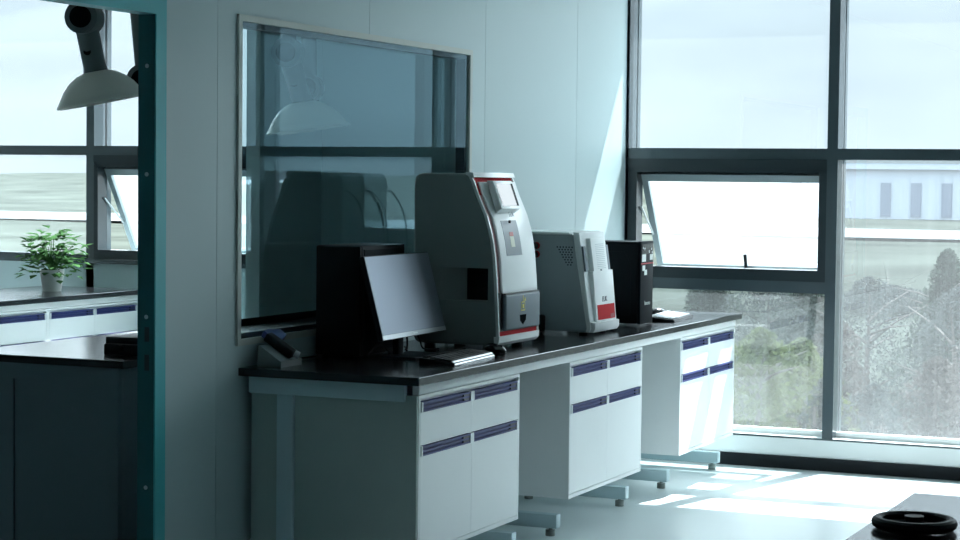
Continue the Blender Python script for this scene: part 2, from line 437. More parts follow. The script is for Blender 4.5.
# ------------------------------------------------------------------ lab bench cabinets
CW, CZ0, CZ1, CY0, CY1 = 0.925, 0.195, 0.780, -0.718, -0.060
def make_cabinet(name, label, group):
    """local: x from 0 to CW, front at y = CY0 (world bench coordinates)"""
    t = thing(name, label, 'cabinet', group=group)
    lip = 0.013
    bm = bm_new()
    add_box(bm, 0, CW, CY0 + 0.021, CY1, CZ0, CZ1)
    add_box(bm, 0, lip, CY0, CY0 + 0.021, CZ0, CZ1); add_box(bm, CW - lip, CW, CY0, CY0 + 0.021, CZ0, CZ1)
    add_box(bm, lip, CW - lip, CY0, CY0 + 0.021, CZ0, CZ0 + 0.016); add_box(bm, lip, CW - lip, CY0, CY0 + 0.021, CZ1 - 0.012, CZ1)
    obj('cabinet_body', bm, 'cab', t)
    g = 0.002; mid = CW / 2
    for i, (a, b) in enumerate(((lip + g, mid - g / 2), (mid + g / 2, CW - lip - g))):
        for kind, z0, z1 in (('drawer', 0.5985, CZ1 - 0.0145), ('door', CZ0 + 0.0185, 0.5955)):
            zt = z1
            if kind == 'drawer': z1 -= 0.011
            f = box(kind, 'cab', t, a, b, CY0, CY0 + 0.0195, z0, z1 - 0.036)
            hb = bm_new()
            add_box(hb, a + 0.011, b - 0.019, CY0 + 0.006, CY0 + 0.0195, z1 - 0.036, z1)
            add_box(hb, a + 0.011, b - 0.019, CY0 - 0.004, CY0 + 0.006, z1 - 0.036, z1 - 0.030)
            add_box(hb, a + 0.011, b - 0.019, CY0 - 0.005, CY0 + 0.006, z1 - 0.006, z1)
            add_box(hb, a + 0.011, b - 0.019, CY0 - 0.001, CY0 + 0.006, z1 - 0.022, z1 - 0.016)
            obj('handle', hb, 'handle', f)
            for u, wc in ((a, 0.0109), (b - 0.0189, 0.0189)):
                box('handle_cap', 'chrome', f, u, u + wc, CY0 - 0.005, CY0 + 0.0195, z1 - 0.036, z1, bev=0.001)
            gb = bm_new(); add_box(gb, b - 0.075, b - 0.0192, CY0 - 0.0005, CY0 + 0.0058, z1 - 0.0299, z1 - 0.0061)
            obj('handle_grip', gb, 'handle_dark', f)
    return t
cab = make_cabinet('bench_cabinet', 'white base cabinet with navy handles at the doorway end of the bench', 'base cabinets of the black topped bench')
cab.location = (-4.1257, 0, 0)
for x, lab in ((-2.649, 'white base cabinet with navy handles in the middle of the bench'),
               (-1.1533, 'white base cabinet with navy handles nearest the floor-length glazing, sun on its doors')):
    c = copy_tree(cab); c.location = (x, 0, 0); c['label'] = lab

# grey cladding panels on the bench end, carried by the frame
fr = thing('steel_bench_support', 'pale blue steel frame carrying the black bench top, feet showing under the cabinets', 'bench frame', (-4.12, -0.4, 0))
FX, FY = -4.12, -0.4
def fb(name, mat, x0, x1, y0, y1, z0, z1, bev=0.003): return box(name, mat, fr, x0 - FX, x1 - FX, y0 - FY, y1 - FY, z0, z1, bev=bev)
fb('front_rail', 'cab', -4.126, -0.215, -0.718, -0.692, 0.783, 0.8195, 0.001)
fb('rear_rail', 'steel', -4.150, -0.215, -0.06, -0.03, 0.783, 0.8195)
fb('end_rail', 'steel', -4.155, -4.128, -0.672, -0.03, 0.757, 0.8195)
fb('upright', 'steel', -4.155, -4.128, -0.217, -0.150, 0.06, 0.757)
fb('end_panel', 'panel', -4.140, -4.128, -0.716, -0.219, 0.205, 0.779, 0.001)
fb('end_panel', 'panel', -4.140, -4.128, -0.148, -0.035, 0.10, 0.755, 0.001)
def leg(x, yf, upright=True):
    f = fb('foot_beam', 'steel', x - 0.025, x + 0.025, yf - 0.05, -0.04, 0.036, 0.096, 0.003)
    if upright: fb('upright', 'steel', x - 0.025, x + 0.025, -0.045, -0.005, 0.036, 0.783)
    for yy in (yf - 0.012, -0.10):
        b = bm_new(); add_tube(b, [(x - FX, yy - FY, 0.0), (x - FX, yy - FY, 0.027)], 0.021, 14); add_tube(b, [(x - FX, yy - FY, 0.026), (x - FX, yy - FY, 0.038)], 0.008, 10)
        obj('levelling_foot', b, 'foot', f)
leg(-4.09, -0.56, False)
for x in (-2.98, -2.485, -1.60, -0.985): leg(x, -0.5585)
leg(-0.225, -0.59)
fb('stretcher', 'steel', -4.1, -0.24, -0.035, -0.010, 0.120, 0.180)

# worktop
bm = bm_new(); add_box(bm, -4.181, -0.18, -0.7432, -0.0008, 0.820, 0.850, bev=0.002, seg=1)
tag(obj('worktop', bm, 'top'), 'long black worktop along the panel wall', 'worktop')

# ------------------------------------------------------------------ big sample analyser
T = 0.850
an = thing('sample_analyser', 'tall grey and white laboratory analyser with sloped front and red trim', 'analyser', (-2.842, -0.36, T))
def curve_front(off=0.0, n=1):
    # (y, z) down the front edge, world z minus T; y relative to root
    P = [(-0.419, 1.572), (-0.434, 1.545), (-0.455, 1.490), (-0.476, 1.445), (-0.494, 1.405), (-0.511, 1.352), (-0.523, 1.300), (-0.533, 1.235), (-0.540, 1.15), (-0.546, 1.05), (-0.551, 0.95), (-0.553, 0.905)]
    return [(y + 0.36 - off, z - T) for y, z in P]
cf = curve_front()
HWX = 0.213
sil = cf + [(-0.185, 0.032), (-0.175, 0.022), (0.165, 0.022), (0.180, 0.030), (0.188, 0.045), (0.192, 0.69), (0.186, 0.712), (0.170, 0.726), (0.150, 0.730), (-0.045, 0.730), (-0.055, 0.728)]
bm = bm_new(); add_prism(bm, sil, 'x', -HWX, HWX, bev=0.010, seg=3)
shell = obj('shell', bm, 'greyshell', an, angle=40)
# recessed grip on the side: cut pocket by boolean-free frame: built as an inset tray
def pocket():
    b = bm_new()
    x = -HWX
    y0, y1, z0, z1 = -0.150, 0.068, 0.205, 0.340     # front .. back
    D = 0.09
    ym = -0.022
    V = {}
    def v(*c):
        return b.verts.new(c)
    o = [v(x, y0, z0), v(x, y1, z0), v(x, y1, z1), v(x, y0, z1)]
    i = [v(x + D, y0, z0), v(x + D, ym, z0), v(x + D, ym, z1), v(x + D, y0, z1)]
    fs = [b.faces.new((o[0], o[1], i[1], i[0])), b.faces.new((o[1], o[2], i[2], i[1])), b.faces.new((o[2], o[3], i[3], i[2])), b.faces.new((o[3], o[0], i[0], i[3]))]
    return b, i
import bmesh as _b
# open the shell side for the pocket
me = shell.data
bm = bm_new(); bm.from_mesh(me)
side = [f for f in bm.faces if all(abs(v.co.x + HWX) < 1e-4 for v in f.verts)]
bmesh.ops.delete(bm, geom=side, context='FACES_ONLY')
edge_loop = [e for e in bm.edges if e.is_boundary and all(abs(v.co.x + HWX) < 1e-4 for v in e.verts)]
y0, y1, z0, z1 = -0.150, 0.068, 0.205, 0.340
inner = [bm.verts.new((-HWX, a, c)) for a, c in ((y0, z0), (y1, z0), (y1, z1), (y0, z1))]
ie = [bm.edges.new((inner[k], inner[(k + 1) % 4])) for k in range(4)]
bmesh.ops.triangle_fill(bm, edges=edge_loop + ie, use_beauty=True, use_dissolve=False)
D, ym = 0.075, -0.030
dp = [bm.verts.new((-HWX + D, a, c)) for a, c in ((y0, z0), (ym, z0), (ym, z1), (y0, z1))]
for k in range(4): bm.faces.new((inner[k], inner[(k + 1) % 4], dp[(k + 1) % 4], dp[k]))
bmesh.ops.recalc_face_normals(bm, faces=bm.faces[:])
bm.to_mesh(me); bm.free()
for p in me.polygons: p.use_smooth = False
bm = bm_new(); add_box(bm, -HWX + 0.055, -HWX + 0.0735, y0 + 0.002, ym - 0.002, z0 + 0.002, z1 - 0.002); obj('grip_recess', bm, 'black', an)
# white rim round the front
def strip(x0, x1, off0, off1, i0=0, i1=None, bev=0.0, zt=None):
    a = curve_front(off0)[i0:i1]; c = curve_front(off1)[i0:i1]
    b = bm_new(); add_prism(b, a + c[::-1], 'x', x0, x1, bev=bev); return b
bm = strip(-HWX - 0.0015, -HWX + 0.009, -0.004, 0.009)
for x0, x1 in ((HWX - 0.009, HWX + 0.0015),):
    a = curve_front(-0.004); c = curve_front(0.009); add_prism(bm, a + c[::-1], 'x', x0, x1)
add_prism(bm, [(-0.045, 0.724), (-0.045, 0.734), (-0.076, 0.734), (-0.084, 0.714), (-0.072, 0.712)], 'x', -HWX - 0.002, HWX + 0.002, bev=0.002)
add_prism(bm, [(-0.178, 0.060), (-0.205, 0.062), (-0.203, 0.036), (-0.190, 0.022), (-0.150, 0.018), (-0.150, 0.026), (-0.180, 0.030)], 'x', -HWX - 0.002, HWX + 0.002, bev=0.002)
obj('front_rim', bm, 'whitep', an)
obj('red_trim', strip(-HWX + 0.0095, HWX - 0.0095, -0.008, 0.003, 0, 3), 'red', an)
obj('red_trim', strip(-HWX + 0.0095, HWX - 0.0095, -0.008, 0.003, 10, None), 'red', an)
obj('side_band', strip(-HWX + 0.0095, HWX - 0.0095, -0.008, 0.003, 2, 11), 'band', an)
# raised white front panel
def panel_pts(off):
    P = curve_front(off)
    q = P[1:9]; t = (P[8][1] - 0.2368) / (P[8][1] - P[9][1]); q.append((P[8][0] + (P[9][0] - P[8][0]) * t, 0.2368)); return q
bm = bm_new(); add_prism(bm, panel_pts(0.0035) + panel_pts(0.016)[::-1], 'x', -0.176, 0.198, bev=0.005)
# upper cap of the panel
obj('front_panel', bm, 'whitep', an, angle=50)
# screen housing on the slope
sh = bm_new()
xa, xb = -0.140, 0.062
add_prism(sh, [(-0.105, 0.700), (-0.135, 0.700), (-0.177, 0.585), (-0.150, 0.565)], 'x', xa, xb, bev=0.006)
hous = obj('screen_housing', sh, 'whitep', an)
nrm = Vector((0, -0.115, -0.042)); 
def onslope(bm, x0, x1, s0, s1, th):   # along the housing face from top (-.135,.700) to bottom (-.177,.585)
    A = Vector((0, -0.135, 0.700)); Bv = Vector((0, -0.177, 0.585)); dv = Bv - A; nn = Vector((0, dv.z, -dv.y)).normalized()
    pts = []
    for s in (s0, s1): pts.append(A + dv * s)
    q = [(pts[0].y, pts[0].z), (pts[1].y, pts[1].z), (pts[1].y + nn.y * th, pts[1].z + nn.z * th), (pts[0].y + nn.y * th, pts[0].z + nn.z * th)]
    add_prism(bm, q, 'x', x0, x1)
b = bm_new(); onslope(b, -0.118, 0.050, 0.10, 0.90, 0.0012); obj('screen_shadow_strip', b, 'darkgrey', hous)  # dark sheet left showing right of the screen as a painted shadow
b = bm_new(); onslope(b, -0.118, 0.026, 0.10, 0.90, 0.0020); obj('screen', b, 'lcd', hous)
# grey label panel
def face_strip(x0, x1, z0, z1, off, th, n=6):
    def yz(z):
        P = curve_front(0)
        for (ya, za), (yb, zb) in zip(P, P[1:]):
            if zb <= z <= za: return ya + (yb - ya) * (za - z) / (za - zb)
        return P[-1][0]
    Z = [z1 + (z0 - z1) * k / n for k in range(n + 1)]
    a = [(yz(z) - off, z) for z in Z]; c = [(yz(z) - off - th, z) for z in Z]
    b = bm_new(); add_prism(b, a + c[::-1], 'x', x0, x1); return b
lp = obj('label_panel', face_strip(-0.110, 0.052, 0.390, 0.535, 0.016, 0.0015), 'labelgrey', an)
obj('sticker', face_strip(-0.052, -0.012, 0.470, 0.487, 0.0175, 0.0008, 2), 'sticker_red', lp)
obj('sticker', face_strip(-0.052, -0.012, 0.425, 0.4695, 0.0175, 0.0008, 2), 'cream', lp)
b = bm_new(); add_tube(b, [(-0.040, -0.166, 0.530), (-0.040, -0.1735, 0.530)], 0.0065, 12); obj('latch_dot', b, 'black', lp)
text('logo_text', 'EUK', 0.030, 'paleink', an, (-0.015, -0.1668, 0.560), rot=(R(90 - 14), 0, 0))
# grey lower door
bm = bm_new(); add_box(bm, -0.178, 0.190, -0.218, -0.196, 0.082, 0.232, bev=0.010, seg=3); dg = obj('sample_door', bm, 'doorgrey', an)
box('door_side', 'doordark', an, -0.200, 0.200, -0.1965, -0.185, 0.080, 0.240)
box('door_gap', 'doordark', an, -0.176, 0.188, -0.214, -0.196, 0.2325, 0.2365)
b = bm_new(); add_prism(b, [(-0.034, 0.142), (0.034, 0.142), (0.030, 0.118), (0.0, 0.100), (-0.030, 0.118)], 'y', -0.2192, -0.2182); obj('door_notch', b, 'jointcap', dg)
b = bm_new()
for a, c, e, f in ((-0.020, 0.158, 0.020, 0.162), (-0.020, 0.158, -0.016, 0.196), (0.016, 0.158, 0.020, 0.196), (-0.020, 0.192, 0.020, 0.196), (-0.007, 0.168, 0.007, 0.186), (-0.002, 0.196, 0.002, 0.222)):
    add_box(b, a, e, -0.2190, -0.2182, c, f)
add_prism(b, [(-0.010, 0.200), (0.010, 0.200), (0.0, 0.216)], 'y', -0.2270, -0.2262)
obj('caution_mark', b, 'yellow', dg)
for sx in (-0.15, 0.15):
    for sy in (-0.13, 0.14):
        b = bm_new(); add_tube(b, [(sx, sy, 0.0), (sx, sy, 0.024)], 0.024, 16); obj('foot', b, 'black', an)

# ------------------------------------------------------------------ white reader with hopper
ru = thing('plate_reader', 'white and blue grey bench reader with a front hopper and red window', 'reader', (-1.893, -0.372, T))
s2 = [(-0.188, 0.014), (-0.194, 0.03), (-0.120, 0.450), (-0.112, 0.462), (0.20, 0.462), (0.215, 0.45), (0.215, 0.030), (0.19, 0.014)]
bm = bm_new(); add_prism(bm, s2, 'x', -0.167, -0.155, bev=0.004)
add_prism(bm, s2, 'x', 0.155, 0.167, bev=0.004)
add_prism(bm, [(-0.15, 0.03), (-0.10, 0.44), (0.20, 0.44), (0.20, 0.03)], 'x', -0.155, 0.155)
obj('side_shell', bm, 'unitgrey', ru)
bm = bm_new()
add_prism(bm, [(-0.112, 0.456), (0.20, 0.456), (0.215, 0.446), (0.217, 0.458), (0.20, 0.468), (-0.10, 0.468)], 'x', -0.169, 0.169, bev=0.002)
obj('top_cover', bm, 'whitep', ru)
bm = bm_new(); add_prism(bm, [(-0.118, 0.470), (-0.150, 0.468), (-0.213, 0.030), (-0.205, 0.012), (-0.150, 0.012), (-0.178, 0.04)], 'x', -0.164, 0.164, bev=0.006)
fp = obj('front_cover', bm, 'whitep', ru)
def slope_piece(x0, x1, z0, z1, th, name, mat, par):
    def y(z): return -0.213 + (-0.150 + 0.213) * (z - 0.03) / (0.438)
    b = bm_new(); add_prism(b, [(y(z0), z0), (y(z1), z1), (y(z1) - th, z1), (y(z0) - th, z0)], 'x', x0, x1, bev=min(0.003, th / 3)); return obj(name, b, mat, par)
slope_piece(-0.161, -0.128, 0.290, 0.405, 0.010, 'grey_strip', 'doorgrey', ru)
slope_piece(0.128, 0.161, 0.290, 0.405, 0.010, 'grey_strip', 'labelgrey', ru)
pp = slope_piece(-0.090, 0.100, 0.280, 0.440, 0.022, 'feed_plate', 'whitep', ru)
b = bm_new()
for k in range(14):
    z = 0.30 + k * 0.0085
    def y(z): return -0.213 + (0.063) * (z - 0.03) / 0.438 - 0.0222
    add_prism(b, [(y(z), z), (y(z + 0.0022), z + 0.0022), (y(z + 0.0022) - 0.0006, z + 0.0022), (y(z) - 0.0006, z)], 'x', -0.040, 0.070)
obj('printed_lines', b, 'paleink', pp)
bm = bm_new(); add_prism(bm, [(-0.176, 0.290), (-0.200, 0.290), (-0.222, 0.062), (-0.205, 0.045)], 'x', -0.112, 0.150, bev=0.004)
hp = obj('hopper', bm, 'whitep', ru)
bm = bm_new(); add_prism(bm, [(-0.20, 0.012), (-0.222, 0.012), (-0.232, 0.026), (-0.232, 0.056), (-0.20, 0.062)], 'x', -0.158, 0.164, bev=0.005); obj('front_lip', bm, 'whitep', ru)
def hop_y(z): return -0.222 + 0.022 * (z - 0.062) / 0.228
b = bm_new(); add_prism(b, [(hop_y(0.066) - .0003, 0.066), (hop_y(0.134) - .0003, 0.134), (hop_y(0.134) - 0.0015, 0.134), (hop_y(0.066) - 0.0015, 0.066)], 'x', -0.092, 0.132)
rw = obj('red_window', b, 'redwin', hp)
b = bm_new(); add_prism(b, [(hop_y(0.070) - .0016, 0.070), (hop_y(0.088) - .0016, 0.088), (hop_y(0.088) - 0.0022, 0.088), (hop_y(0.070) - 0.0022, 0.070)], 'x', 0.070, 0.122)
obj('window_latch', b, 'redline', rw)
text('logo_text', 'EUK', 0.034, 'ink', hp, (0.010, hop_y(0.158) - 0.0008, 0.158), rot=(R(90 - 5), 0, 0))
b = bm_new(); add_tube(b, [(-0.0, hop_y(0.29) + 0.006, 0.290), (-0.0, hop_y(0.29) + 0.006, 0.296)], 0.008, 12); obj('hopper_pin', b, 'doorgrey', hp)
b = bm_new()
for i in range(6):
    for j in range(8):
        if i >= j * 0.55 - 0.4:
            yy = -0.045 - i * 0.0145 ; zz = 0.400 - j * 0.0115
            add_tube(b, [(-0.1675, yy + (0.005 if j % 2 else 0), zz), (-0.1668, yy + (0.005 if j % 2 else 0), zz)], 0.0038, 8)
obj('vent_holes', b, 'black', ru)
for yy, zz in ((0.052, 0.405), (0.052, 0.365)):
    b = bm_new(); add_tube(b, [(-0.167, yy, zz), (-0.195, yy, zz)], 0.012, 12); add_tube(b, [(-0.195, yy, zz), (-0.21, yy + 0.004, zz)], 0.016, 12); cn = obj('hose_connector', b, 'black', ru)
    b = bm_new(); add_tube(b, [(-0.180, yy, zz), (-0.188, yy, zz)], 0.0165, 12); obj('red_collar', b, 'red', cn)
b = bm_new(); add_box(b, -0.215, -0.168, 0.005, 0.060, 0.008, 0.088, bev=0.012); add_tube(b, [(-0.192, 0.032, 0.0), (-0.192, 0.032, 0.02)], 0.02, 12); obj('drain_valve', b, 'black', ru)
for sx in (-0.12, 0.12):
    for sy in (-0.16, 0.15):
        b = bm_new(); add_tube(b, [(sx, sy, 0.0), (sx, sy, 0.03)], 0.02, 14); obj('foot', b, 'black', ru)

# ------------------------------------------------------------------ right-hand computer tower, keyboard, mouse
pc = thing('computer_tower', 'black computer tower with a red stripe and stickers beside the reader', 'computer', (-1.283, -0.40, T))
bm = bm_new(); add_box(bm, -0.092, 0.092, -0.165, 0.20, 0.010, 0.410, bev=0.004); obj('case', bm, 'black', pc)
b = bm_new(); add_prism(b, [(-0.13, 0.05), (0.14, 0.05), (0.14, 0.36), (-0.10, 0.36), (-0.13, 0.30)], 'x', -0.0945, -0.0915, bev=0.001); obj('side_panel', b, 'black', pc)
bm = bm_new(); add_box(bm, -0.092, 0.092, -0.182, -0.1655, 0.006, 0.412, bev=0.003); ff = obj('front_bezel', bm, 'darkgrey', pc)
box('drive_bay', 'blackgloss', ff, -0.080, 0.080, -0.1835, -0.1815, 0.350, 0.398)
for a, c in ((-0.070, 0.385), (-0.048, 0.380), (0.02, 0.366), (0.052, 0.380), (0.064, 0.362)): box('port', 'silver', ff, a, a + 0.010, -0.1842, -0.1834, c - 0.012, c)
box('red_stripe', 'redline', ff, -0.088, 0.088, -0.1832, -0.1815, 0.300, 0.306)
for a, b_, c, e in ((-0.075, -0.020, 0.312, 0.348), (0.040, 0.080, 0.318, 0.346), (-0.068, -0.030, 0.268, 0.294), (-0.040, -0.002, 0.246, 0.272)):
    box('sticker', 'sticker', ff, a, b_, -0.1830, -0.1815, c, e)
text('logo_text', 'lenovo', 0.030, 'sticker', ff, (0.010, -0.1826, 0.108))
def make_keyboard(name, label, loc, rz, front, group=None, keys='blackgloss'):
    t = thing(name, label, 'keyboard', loc, rz, group)
    bm = bm_new(); add_prism(bm, [(-0.072, 0.0), (0.072, 0.0), (0.072, 0.024), (-0.072, 0.010)], 'x', -0.222, 0.222, bev=0.002); obj('keyboard_base', bm, 'black', t)
    b = bm_new()
    for r_, y in enumerate((-0.050, -0.031, -0.012, 0.007, 0.026, 0.052)):
        x = -0.212
        i = 0
        while x < 0.205:
            wdt = 0.0165
            if r_ == 0 and -0.155 < x < -0.06: wdt = 0.110
            z = 0.010 + (y + 0.072) * 0.014 / 0.144
            add_box(b, x, min(x + wdt, 0.213), y - 0.008, y + 0.008, z, z + 0.0075)
            x += wdt + 0.0025; i += 1
            if abs(x - 0.075) < 0.009 or abs(x - 0.137) < 0.009: x += 0.008
    obj('key_block', b, keys, t)
    b = bm_new(); add_prism(b, [(-0.0765, 0.0015), (-0.0725, 0.0015), (-0.0605, 0.0150), (-0.0645, 0.0150)], 'x', -0.221, 0.221); obj('front_edge', b, front, t)
    return t
def make_mouse(name, label, loc, rz, group=None):
    t = thing(name, label, 'mouse', loc, rz, group)
    b = bm_new(); bmesh.ops.create_uvsphere(b, u_segments=24, v_segments=14, radius=1)
    for v in b.verts:
        z = max(v.co.z, -0.15)
        v.co = Vector((v.co.x * 0.032, v.co.y * 0.057, 0.005 + (z + 0.15) * 0.030 * (1 + 0.15 * v.co.y)))
    obj('mouse_shell', b, 'blackgloss', t)
    b = bm_new(); add_box(b, -0.0025, 0.0025, -0.040, -0.022, 0.027, 0.0345, bev=0.001); obj('scroll_wheel', b, 'darkgrey', t)
    b = bm_new(); add_box(b, -0.026, 0.026, -0.045, 0.045, 0.0, 0.006, bev=0.002); obj('mouse_base', b, 'black', t)
    return t
make_keyboard('computer_keyboard', 'black keyboard in front of the monitor with glare painted along its front edge', (-3.475, -0.568, T), R(4), 'silver')  # silver front strip stands in for glare on black gloss
make_mouse('computer_mouse', 'black mouse on the worktop beside the analyser and keyboard', (-3.12, -0.570, T), R(-12))
make_keyboard('computer_keyboard', 'slim dark-edged keyboard with sky glare painted on its keys beside the red striped tower', (-0.84, -0.555, T), R(6), 'black', keys='silver')  # silver keys stand in for sky reflected in dark ones
make_mouse('computer_mouse', 'black mouse behind the keyboard at the glazing end of the worktop', (-0.60, -0.415, T), R(60))

# ------------------------------------------------------------------ left-hand computer tower turned sideways, monitor
bt = thing('computer_tower', 'large plain black computer tower behind the monitor', 'computer', (-3.425, -0.118, T))
bm = bm_new(); add_box(bm, -0.187, 0.187, -0.100, 0.100, 0.010, 0.440, bev=0.004); obj('case', bm, 'black', bt)
bm = bm_new(); add_box(bm, -0.172, 0.172, -0.1035, -0.0995, 0.025, 0.425, bev=0.001); obj('side_panel', bm, 'darkgrey', bt)
bm = bm_new(); add_box(bm, -0.200, -0.1875, -0.098, 0.098, 0.008, 0.438, bev=0.004); obj('front_bezel', bm, 'black', bt)
for sx in (-0.15, 0.15):
    for sy in (-0.07, 0.07): box('foot', 'black', bt, sx - 0.015, sx + 0.015, sy - 0.015, sy + 0.015, 0.0, 0.0105)

mo = thing('monitor', 'flat monitor with a pale blank tilted screen on a black stand', 'monitor', (-3.43, -0.335, T))
TL = R(15)
piv = Matrix.Translation((-0.012, 0.020, 0.243)) @ Matrix.Rotation(R(2.0), 4, 'Z') @ Matrix.Rotation(-TL, 4, 'X')
W2, H2 = 0.306, 0.166
bm = bm_new(); add_box(bm, -W2, W2, -0.012, 0.010, -H2, H2, bev=0.003, mat=piv); obj('monitor_shell', bm, 'black', mo)
bm = bm_new(); add_box(bm, -W2 + 0.003, W2 - 0.003, -0.0135, -0.0118, -H2 + 0.020, H2 - 0.004, mat=piv); obj('screen', bm, 'screen', mo)
bm = bm_new(); add_box(bm, -W2 + 0.001, W2 - 0.001, -0.0140, -0.0118, -H2 + 0.001, -H2 + 0.019, mat=piv); ch = obj('chin', bm, 'silver', mo)
bm = bm_new(); add_box(bm, -0.022, 0.022, -0.0146, -0.0138, -H2 + 0.007, -H2 + 0.013, mat=piv); obj('maker_mark', bm, 'sticker', ch)
bm = bm_new(); add_box(bm, -0.06, 0.06, 0.010, 0.030, -0.06, 0.06, bev=0.006, mat=piv); obj('back_bulge', bm, 'black', mo)
bm = bm_new(); add_box(bm, -0.055, -0.008, 0.020, 0.045, 0.008, 0.255, bev=0.004); obj('stand_post', bm, 'darkgrey', mo)
bm = bm_new(); add_box(bm, -0.135, 0.125, -0.095, 0.060, 0.0, 0.010, bev=0.003); obj('stand_base', bm, 'darkgrey', mo)

# cables tangled behind the monitor
def cable(name, pts, r, label, mat='black'):
    P = [Vector(p) for p in pts]; q = []
    for i in range(len(P) - 1):
        p0, p1, p2, p3 = P[max(i - 1, 0)], P[i], P[i + 1], P[min(i + 2, len(P) - 1)]
        for k in range(8):
            t = k / 8
            q.append(0.5 * ((2 * p1) + (p2 - p0) * t + (2 * p0 - 5 * p1 + 4 * p2 - p3) * t * t + (3 * p1 - p0 - 3 * p2 + p3) * t ** 3))
    q.append(P[-1])
    b = bm_new(); add_tube(b, q, r, 8); return tag(obj(name, b, mat), label, 'cable')
cable('cable', [(-3.60, -0.235, 0.8575), (-3.50, -0.242, 0.90), (-3.40, -0.246, 0.86), (-3.28, -0.245, 0.93), (-3.19, -0.21, 0.8575), (-3.11, -0.16, 0.8575)], 0.004, 'black cable looping behind the monitor stand towards the analyser')
cable('cable', [(-3.30, -0.238, 1.06), (-3.22, -0.24, 0.97), (-3.16, -0.25, 0.90), (-3.20, -0.29, 0.862), (-3.10, -0.31, 0.8545)], 0.0035, 'thin black cable dropping from the monitor back to the worktop')
cable('cable', [(-3.62, -0.03, 0.8575), (-3.70, -0.06, 0.8575), (-3.80, -0.045, 0.8575), (-3.87, -0.07, 0.8575)], 0.003, 'thin black lead on the worktop between tower and scanner cradle')
cable('cable', [(-2.66, -0.164, 1.50), (-2.645, -0.135, 1.49), (-2.625, -0.09, 1.40), (-2.61, -0.08, 1.25), (-2.62, -0.10, 1.1), (-2.56, -0.09, 0.90), (-2.50, -0.10, 0.8575)], 0.005, 'grey cable curving down behind the analyser on its reader side', 'darkgrey')
cable('cable', [(-2.84, -0.164, 1.50), (-2.83, -0.135, 1.49), (-2.80, -0.10, 1.42), (-2.79, -0.08, 1.25), (-2.77, -0.10, 1.15), (-2.75, -0.09, 0.95), (-2.75, -0.10, 0.8575)], 0.005, 'grey cable curving down behind the middle of the analyser', 'darkgrey')
cable('cable', [(-2.112, -0.316, 1.255), (-2.17, -0.27, 1.25), (-2.20, -0.22, 1.10), (-2.19, -0.20, 0.93), (-2.18, -0.22, 0.8575), (-2.25, -0.12, 0.8575)], 0.0045, 'black hose from the reader side connector down to the worktop')

# scanner cradle and handheld scanner
cr = bm_new(); add_prism(cr, [(-0.062, 0.0), (0.040, 0.0), (0.040, 0.078), (0.026, 0.078), (-0.055, 0.026), (-0.062, 0.024)], 'x', -0.078, 0.078, bev=0.002)
crd = obj('scanner_cradle', cr, 'cradle'); crd.location = (-4.028, -0.078, T)
tag(crd, 'grey wedge-shaped cradle at the end of the worktop under the interior window', 'cradle')
sc = thing('barcode_scanner', 'black handheld scanner with a blue head lying in the grey cradle', 'scanner', (-4.028, -0.097, T + 0.0715))
Xa = Vector((0.10, -0.83, -0.535)).normalized(); Za = Vector((0, -0.54, 0.84)); Za = (Za - Xa * Za.dot(Xa)).normalized(); Ya = Za.cross(Xa)
mt = Matrix(((Xa.x, Ya.x, Za.x, 0), (Xa.y, Ya.y, Za.y, 0), (Xa.z, Ya.z, Za.z, 0), (0, 0, 0, 1)))
bm = bm_new(); add_box(bm, -0.070, 0.056, -0.022, 0.022, -0.016, 0.018, bev=0.007, seg=3, mat=mt); obj('scanner_grip', bm, 'black', sc)
bm = bm_new(); add_prism(bm, [(-0.086, -0.012), (-0.052, -0.020), (-0.020, 0.030), (-0.036, 0.100), (-0.074, 0.108), (-0.092, 0.03)], 'z', -0.012, 0.016, bev=0.005)
bmesh.ops.transform(bm, matrix=mt, verts=bm.verts); obj('scanner_head', bm, 'blue', sc)
b = bm_new(); add_tube(b, [mt @ Vector((0.054, 0.012, 0.004)), mt @ Vector((0.074, 0.016, 0.006))], 0.014, 12); obj('end_knob', b, 'clear', sc)

# ------------------------------------------------------------------ island bench at the lower right corner
ib = thing('island_bench', 'near bench corner with a glossy dark top at the lower right', 'bench', (-7.2, -3.24, 0))
bm = bm_new(); add_box(bm, -1.4, 1.25, -0.385, 0.385, 0.820, 0.850, bev=0.002, seg=1); obj('bench_top', bm, 'top', ib)
bm = bm_new(); add_box(bm, -1.36, 1.20, -0.35, 0.35, 0.10, 0.82); obj('bench_body', bm, 'cab', ib)
bm = bm_new(); add_box(bm, -1.34, 1.18, -0.32, 0.32, 0.0, 0.10); obj('plinth', bm, 'skirt', ib)
rg = bm_new()
ring_pts = [(0.075 * math.cos(2 * math.pi * k / 32), 0.075 * math.sin(2 * math.pi * k / 32), 0.014) for k in range(33)]
add_tube(rg, ring_pts, 0.012, 10, cap=False)
for a in (0, 2.09, 4.19): add_tube(rg, [(0, 0, 0.014), (0.07 * math.cos(a), 0.07 * math.sin(a), 0.014)], 0.007, 8)
add_tube(rg, [(0, 0, 0.0), (0, 0, 0.028)], 0.02, 14)
ro = obj('ring_holder', rg, 'black'); ro.location = (-6.43, -2.955, T)
tag(ro, 'black ring-shaped holder on the near bench corner', 'ring')

